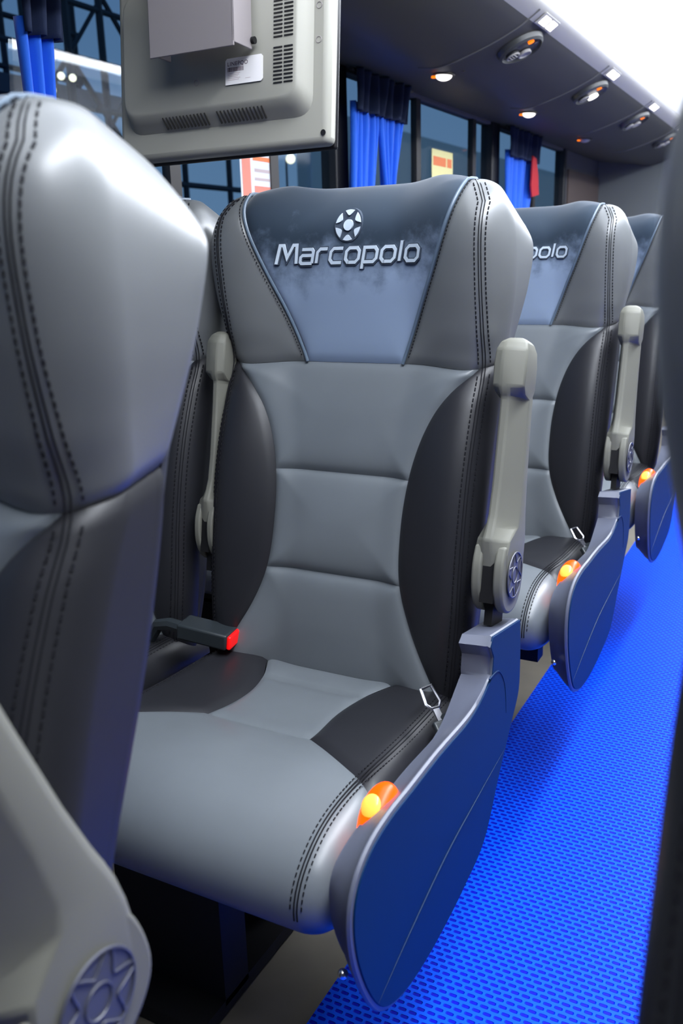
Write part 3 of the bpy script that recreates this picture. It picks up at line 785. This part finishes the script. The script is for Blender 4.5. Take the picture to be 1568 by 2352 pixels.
def build_seat(root, side=1, panel=True, arms=((1, 13), (-1, 10)), belt=None):
    # --- backrest, lower part
    z0 = .405; NV = 66
    rows = [z0+(ZM-z0)*j/NV for j in range(NV+1)]
    i1 = min(range(NV+1), key=lambda j: abs(rows[j]-.751)); i2 = min(range(NV+1), key=lambda j: abs(rows[j]-.590))
    def f_pan(a, b):
        z = z0+(ZM-z0)*b; A = interp(T_AL, z); u = (a*2-1)*A; z2 = z
        return backpt(math.copysign(q_of_u(abs(u), z), u), z2)
    for zb_, zt_, nr in ((z0, .590, 30), (.590, .751, 28), (.751, ZM, 28)):
        def f_pan(a, b, zb_=zb_, zt_=zt_):
            z = zb_+(zt_-zb_)*b; A = interp(T_AL, z); u = (a*2-1)*A
            return backpt(math.copysign(q_of_u(abs(u), z), u), z)
        patch('backrest_panel', f_pan, 64, nr, M_light, root, bulge=.011, depth=.005)
    for s in (-1, 1):
        def f_bol(a, b, s=s):
            z = z0+(ZM-z0)*b; qa = q_of_u(interp(T_AL, z), z); q = qa+(3.2-qa)*a
            if s < 0: q = -(qa+(3.2-qa)*(1-a))
            return backpt(q, z)
        patch('side_bolster', f_bol, 64, NV, M_dark, root, bulge=.004, groove=(s > 0, s < 0, 0, 1))
    # --- headrest
    z1 = ZTOP-.0003; NU = 56
    zf = lambda b: ZM+(z1-ZM)*(1-(1-b)**1.6)
    def f_vel(a, b):
        z = zf(b); A = interp(T_AU, z); u = (a*2-1)*A
        return backpt(math.copysign(q_of_u(abs(u), z), u), z)
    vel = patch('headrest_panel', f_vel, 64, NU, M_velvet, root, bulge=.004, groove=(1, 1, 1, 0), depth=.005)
    for s in (-1, 1):
        def f_wing(a, b, s=s):
            z = zf(b); qa = q_of_u(interp(T_AU, z), z); q = qa+(3.2-qa)*a
            if s < 0: q = -(qa+(3.2-qa)*(1-a))
            return backpt(q, z)
        patch('headrest_wing', f_wing, 72, NU, M_wing, root, bulge=.004, groove=(s > 0, s < 0, 1, 0), depth=.005)
        bm = bmesh.new()
        pts = [backpt(s*q_of_u(interp(T_AU, z), z), z)+Vector((0, -.0005, 0)) for z in [ZM+(ZTOP-.004-ZM)*k/40 for k in range(41)]]
        tube(bm, pts, .0028, 8); bmobj('piping', bm, M_piping, vel, smooth=True)
    def f_rear(a, b):
        zz = (z0+(ZM-z0)*b*2) if b < .5 else zf((b-.5)*2)
        q = 3.2+3.6*a
        if q > 5: q = -(10-q)
        return backpt(q, zz)
    patch('rear_shell', f_rear, 40, 80, M_shell, root, groove=(1, 1, 0, 0), bulge=.001, depth=.003)
    build_logo(vel)
    # --- stitching: double dashed rows with a dark seam between them
    for s in (-1, 1):
        def st(z, o, s=s):
            u = min(.222, interp(T_W, z)-.016) if z < 1.15 else min(.222, interp(T_W, z)-.024)
            d = .0006
            p = backpt(s*q_of_u(u+o, z), z); return p+Vector((s*.0025, -.0035, 0))
        bm = stitch_rows(st, .45, ZM-.006, 62, (-.0075, .0075))
        bm2 = stitch_rows(st, ZM+.008, 1.185, 38, (-.0075, .0075))
        tmp = bpy.data.meshes.new('t'); bm2.to_mesh(tmp); bm2.free(); bm.from_mesh(tmp); bpy.data.meshes.remove(tmp)
        for o in (-.0018, .0018):
            tube(bm, [st(.43+(ZM-.43)*k/30, o) for k in range(31)], .0008, 5)
            tube(bm, [st(ZM+(1.19-ZM)*k/24, o) for k in range(25)], .0008, 5)
        bmobj('stitching', bm, M_stitch, root, smooth=True)
        bm = stitch_rows(lambda z, o, s=s: backpt(s*q_of_u(interp(T_AU, z)+o, z), z)+Vector((0, -.0022, 0)), ZM+.01, 1.19, 50, (.007,), r=.0008)
        bmobj('stitching', bm, M_stitch, root, smooth=True)
    # --- cushion
    NS = 48; send = CL[-1]
    iC = round(.125/SB0*30)
    def f_cc(a, b):
        s = SB0*b; A = interp(T_CA, s); u = (1-a*2)*A
        return cushpt(math.copysign(cq(abs(u), s), u), s)
    patch('seat_cushion', f_cc, 40, 30, M_light, root, bulge=.003, inner_rows=(iC,), depth=.004, groove=(1, 1, 0, 1))
    def f_cf(a, b):
        q = 2.9-5.8*a
        u = min(abs(q), 1)*.188+(.048*math.sin((min(abs(q), 2)-1)*PI/2) if abs(q) > 1 else 0)
        s = sB(u)+(send-sB(u))*b
        return cushpt(q, s)
    patch('cushion_front', f_cf, 110, 40, M_light, root, bulge=.003, groove=(0, 0, 1, 0), depth=.0028)
    for sg in (-1, 1):
        def f_cb(a, b, sg=sg):
            aa = 1-a if sg > 0 else a
            s1 = SB0*b; uA = interp(T_CA, s1); qa = cq(uA, s1); q = qa+(2.9-qa)*aa
            u = min(abs(q), 1)*.188+(.048*math.sin((min(abs(q), 2)-1)*PI/2) if abs(q) > 1 else 0)
            s = sB(u)*b if u > .087 else s1
            s = s1+(sB(u)-SB0)*b
            return cushpt(sg*q, s)
        patch('cushion_bolster', f_cb, 50, 30, M_dark, root, bulge=.004, groove=(sg < 0, sg > 0, 0, 1))
        def stc(s, o, sg=sg):
            q = cq(.209+o, s); p = cushpt(sg*q, s)
            n = (cushpt(sg*(q+.02), s)-cushpt(sg*(q-.02), s)).cross(cushpt(sg*q, s+.004)-cushpt(sg*q, s-.004)).normalized()
            if n.dot(p-Vector((0, -.24, .37))) < 0: n = -n
            return p+n*.0036
        bm = stitch_rows(stc, .06, .56, 60, (-.0065, .0065), r=.0009)
        for o in (-.0018, .0018): tube(bm, [stc(.04+.53*k/50, o) for k in range(51)], .0010, 5)
        bmobj('stitching', bm, M_stitch, root, smooth=True)
    bm = bmesh.new(); box(bm, -.215, .215, -.42, .0, .30, .37); o = bmobj('cushion_base', bm, M_shell, root, smooth=True); bevel(o, .02)
    # --- frame and pedestal
    bm = bmesh.new(); box(bm, -.20, .20, -.36, -.32, .25, .31); box(bm, -.20, .20, -.06, -.02, .25, .31)
    for x in (-.10,):
        box(bm, x-.11, x+.085, -.36, -.30, .02, .26); box(bm, x-.11, x+.085, -.10, -.04, .02, .26)
    box(bm, -.22, -.015, -.42, .02, .007, .03)
    bmobj('seat_frame', bm, M_frame, root, smooth=True)
    # --- side panel towards the aisle
    if panel:
        prof_ = [(-.000, .556), (-.125, .578), (-.135, .566), (-.122, .546), (-.126, .520), (-.160, .507), (-.215, .500), (-.316, .505), (-.40, .505), (-.46, .505), (-.507, .497), (-.540, .476), (-.556, .440), (-.551, .385), (-.525, .318),
                 (-.49, .268), (-.44, .242), (-.380, .232), (-.315, .232), (-.23, .242), (-.149, .268), (-.086, .340), (-.030, .400), (.003, .440), (.006, .500)]
        smooth_part = catmull(prof_[4:], 5)
        pts = [Vector(p) for p in prof_[:4]]+smooth_part
        cen = Vector((-.28, .37))
        bm = bmesh.new(); n = len(pts); rows = []
        def off(d):
            out = []
            for i in range(n):
                wgt = 1.0 if (pts[i].x < -.24) else .12+.88*sstep(-.13, -.24, pts[i].x)
                if abs(d) < .0021: wgt = 1
                t = (pts[(i+1) % n]-pts[i-1]).normalized(); nn = Vector((-t.y, t.x))
                if (cen-pts[i]).dot(nn) < 0: nn = -nn
                out.append(pts[i]+nn*d*wgt)
            return out
        x_in, x_out = .266, .305
        for d, x in ((.035, x_in-.004), (.033, x_in), (.012, x_out-.018), (.004, x_out-.006), (.0, x_out-.0045), (-.0005, x_out-.003), (.0012, x_out), (.012, x_out+.0016), (.012, x_out+.0016)):
            o_ = off(d)
            rows.append([bm.verts.new((side*x, p.x, p.y)) for p in o_])
        for a, b_ in zip(rows[:-1], rows[1:]):
            for k in range(n): bm.faces.new((a[k], a[(k+1) % n], b_[(k+1) % n], b_[k]))
        facepts = off(.006)
        bm.faces.new(rows[-1]); bm.faces.new(rows[0][::-1])
        P = bmobj('side_panel', bm, M_panel, root, smooth=True, sharp=40)
        bm = bmesh.new(); prism(bm, [(p.x, p.y) for p in facepts], 'x', side*(x_out-.001), side*(x_out+.0026))
        o = bmobj('panel_face', bm, M_panelb, P, smooth=True); bevel(o, .001, 2)
        bm = bmesh.new()
        tube(bm, [(side*(x_out+.0027), p.x, p.y) for p in catmull([(-.50, .29), (-.42, .315), (-.30, .345), (-.18, .36), (-.06, .372)], 6)], lambda t: .0016*math.sin(PI*max(.02, min(.98, t))), 6)
        tube(bm, [(side*(x_out+.0027), p.x, p.y) for p in catmull([(-.140, .52), (-.10, .515), (-.07, .48), (-.06, .43)], 6)], lambda t: .0014*(1-.8*t), 6)
        bmobj('panel_crease', bm, M_panelb, P, smooth=True)
        bm = bmesh.new(); bmesh.ops.create_uvsphere(bm, u_segments=12, v_segments=8, radius=.006, matrix=Matrix.Translation((side*.276, -.522, .335)))
        bmobj('panel_screw', bm, M_chrome, P, smooth=True)
        # amber courtesy light, a teardrop lens set on the sloping front top
        bm = bmesh.new(); bmesh.ops.create_uvsphere(bm, u_segments=32, v_segments=20, radius=1.0)
        ax = Vector((0, -.62, -.78)).normalized(); nz = Vector((-side*.25, -.70, .62)).normalized(); nz = (nz-ax*nz.dot(ax)).normalized(); xx = ax.cross(nz)
        for v in bm.verts:
            c = v.co.copy(); tt = (c.z+1)/2; k = 1-.55*tt**1.8
            v.co = Vector((side*.276, -.434, .457))+xx*c.x*.027*k+nz*c.y*.028*k+ax*c.z*.056
        L_ = bmobj('marker_light', bm, M_amber, P, smooth=True)
        bm = bmesh.new(); bmesh.ops.create_uvsphere(bm, u_segments=20, v_segments=12, radius=1.0)
        for v in bm.verts:
            c = v.co.copy(); v.co = Vector((side*.276, -.434, .457))+xx*c.x*.013+nz*(c.y*.006+.0215)+ax*(c.z*.014-.024)
        bmobj('marker_bulb', bm, M_bulb, L_, smooth=True)
    for s, tl in arms:
        out_ = (s == side); a_ = build_arm(root, s, tl, s*(.280 if out_ else .243))
        if not out_: a_.scale = (.8, .85, 1)
    if belt == 'steel' or belt == 'black':
        # buckle between the seats
        bm = bmesh.new(); m_ = Matrix.Translation((-.212, -.083, .472)) @ Matrix.Rotation(math.radians(10), 4, 'Z') @ Matrix.Rotation(math.radians(8), 4, 'Y')
        box(bm, -.05, .043, -.024, .024, -.012, .016, m_)
        B_ = bmobj('belt_buckle', bm, M_belt, root, smooth=True); bevel(B_, .004)
        bm = bmesh.new(); box(bm, .0425, .050, -.021, .021, -.010, .014, m_); o = bmobj('release_button', bm, M_red, B_, smooth=True); bevel(o, .003)
        bm = bmesh.new(); tube(bm, [m_ @ Vector(p) for p in ((-.05, 0, 0), (-.075, .002, 0), (-.10, .006, -.01), (-.115, .01, -.04))], .011, 8); bmobj('belt_webbing', bm, M_belt, B_, smooth=True)
        # tongue end lying at the aisle side
        m_ = Matrix.Translation((.230, -.150, .468)) @ Matrix.Rotation(math.radians(-35), 4, 'Z') @ Matrix.Rotation(math.radians(40), 4, 'Y')
        bm = bmesh.new()
        tube(bm, [m_ @ Vector(p) for p in ((-.028, -.009, 0), (-.030, .009, 0), (-.004, .012, 0), (.004, .006, 0), (.004, -.006, 0), (-.004, -.012, 0), (-.028, -.009, 0))], .0024, 6)
        box(bm, .002, .030, -.005, .005, -.0015, .0015, m_)
        T_ = bmobj('belt_tongue', bm, M_chrome if belt == 'steel' else M_belt, root, smooth=True)
        bm = bmesh.new(); box(bm, .024, .050, -.016, .016, -.005, .006, m_); o = bmobj('tongue_grip', bm, M_belt, T_, smooth=True); bevel(o, .003)
        bm = bmesh.new(); tube(bm, [(.252, -.16, .455), (.254, -.12, .44), (.254, -.06, .42), (.250, .0, .40)], .010, 8); bmobj('belt_webbing', bm, M_belt, T_, smooth=True)

def copy_tree(o, parent=None, skip=()):
    c = o.copy(); C.objects.link(c); c.parent = parent
    if parent: c.matrix_parent_inverse = o.matrix_parent_inverse.copy()
    for ch in list(o.children):
        if any(ch.name.startswith(k) for k in skip): continue
        copy_tree(ch, c, skip)
    return c
PITCHR = .8597
G1 = 'aisle seats of the left row'; G2 = 'window seats of the left row'
lab_a = {0: 'grey leather aisle seat in the middle with its armrest folded up and whole cushion visible',
         -1: 'nearest grey leather seat, cut off at the left edge, its armrest tipped forward',
         1: 'grey leather aisle seat just behind the middle one, seen half beside its raised armrest',
         2: 'grey leather aisle seat farthest back, mostly hidden at the right edge'}
s0 = thing('coach_chair', lab_a[0], 'seat', (0, 0, 0), G1)
build_seat(s0, 1, True, ((1, 13), (-1, 10)), 'steel')
s1 = copy_tree(s0); s1.location = (0, PITCHR, 0); s1['label'] = lab_a[1]
s2 = copy_tree(s0, None, ('belt_',)); s2.location = (0, 2*PITCHR, 0); s2['label'] = lab_a[2]
sm = copy_tree(s0, None, ('belt_',)); sm.location = (0, -PITCHR, 0); sm['label'] = lab_a[-1]
RECL = Matrix.Translation((0, -.02, .45)) @ Matrix.Rotation(math.radians(-1.6), 4, 'X') @ Matrix.Translation((0, .02, -.45))
for ch in sm.children:
    if ch.name.split('.')[0] in ('backrest_panel', 'side_bolster', 'headrest_panel', 'headrest_wing', 'rear_shell') or (ch.name.startswith('stitching') and max(v.co.z for v in ch.data.vertices) > .8):
        ch.matrix_basis = RECL
    if ch.name.startswith('armrest') and ch.location.x > 0: ch.rotation_euler.x = math.radians(18)
lab_w = {0: 'grey leather window seat beside the middle seat, only its head and side showing', 1: 'grey leather window seat in the row behind the middle seat'}
w0 = copy_tree(s0, None, ('belt_', 'side_panel')); w0.location = (-.525, 0, 0); w0['label'] = lab_w[0]; w0['group'] = G2
for ch in list(w0.children):
    if ch.name.startswith('armrest') and ch.location.x > 0:
        for d in list(ch.children_recursive): bpy.data.objects.remove(d)
        bpy.data.objects.remove(ch)
w1 = copy_tree(w0); w1.location = (-.525, PITCHR, 0); w1['label'] = lab_w[1]

# seat across the aisle, very close to the camera
ox = thing('coach_chair', 'blurred dark grey seat across the aisle filling the right edge', 'seat', (0.869, -0.93, 0))
build_seat(ox, -1, True, ((-1, -84),))

# unseen blue strip, put low across the aisle to light mat and side panels
o = BX('led_strip', 0.640, 0.646, Y0+.3, Y1-.3, .10, .125, M_blue_em)
tag(o, 'blue glowing strip low along the seats across the aisle', 'led strip')
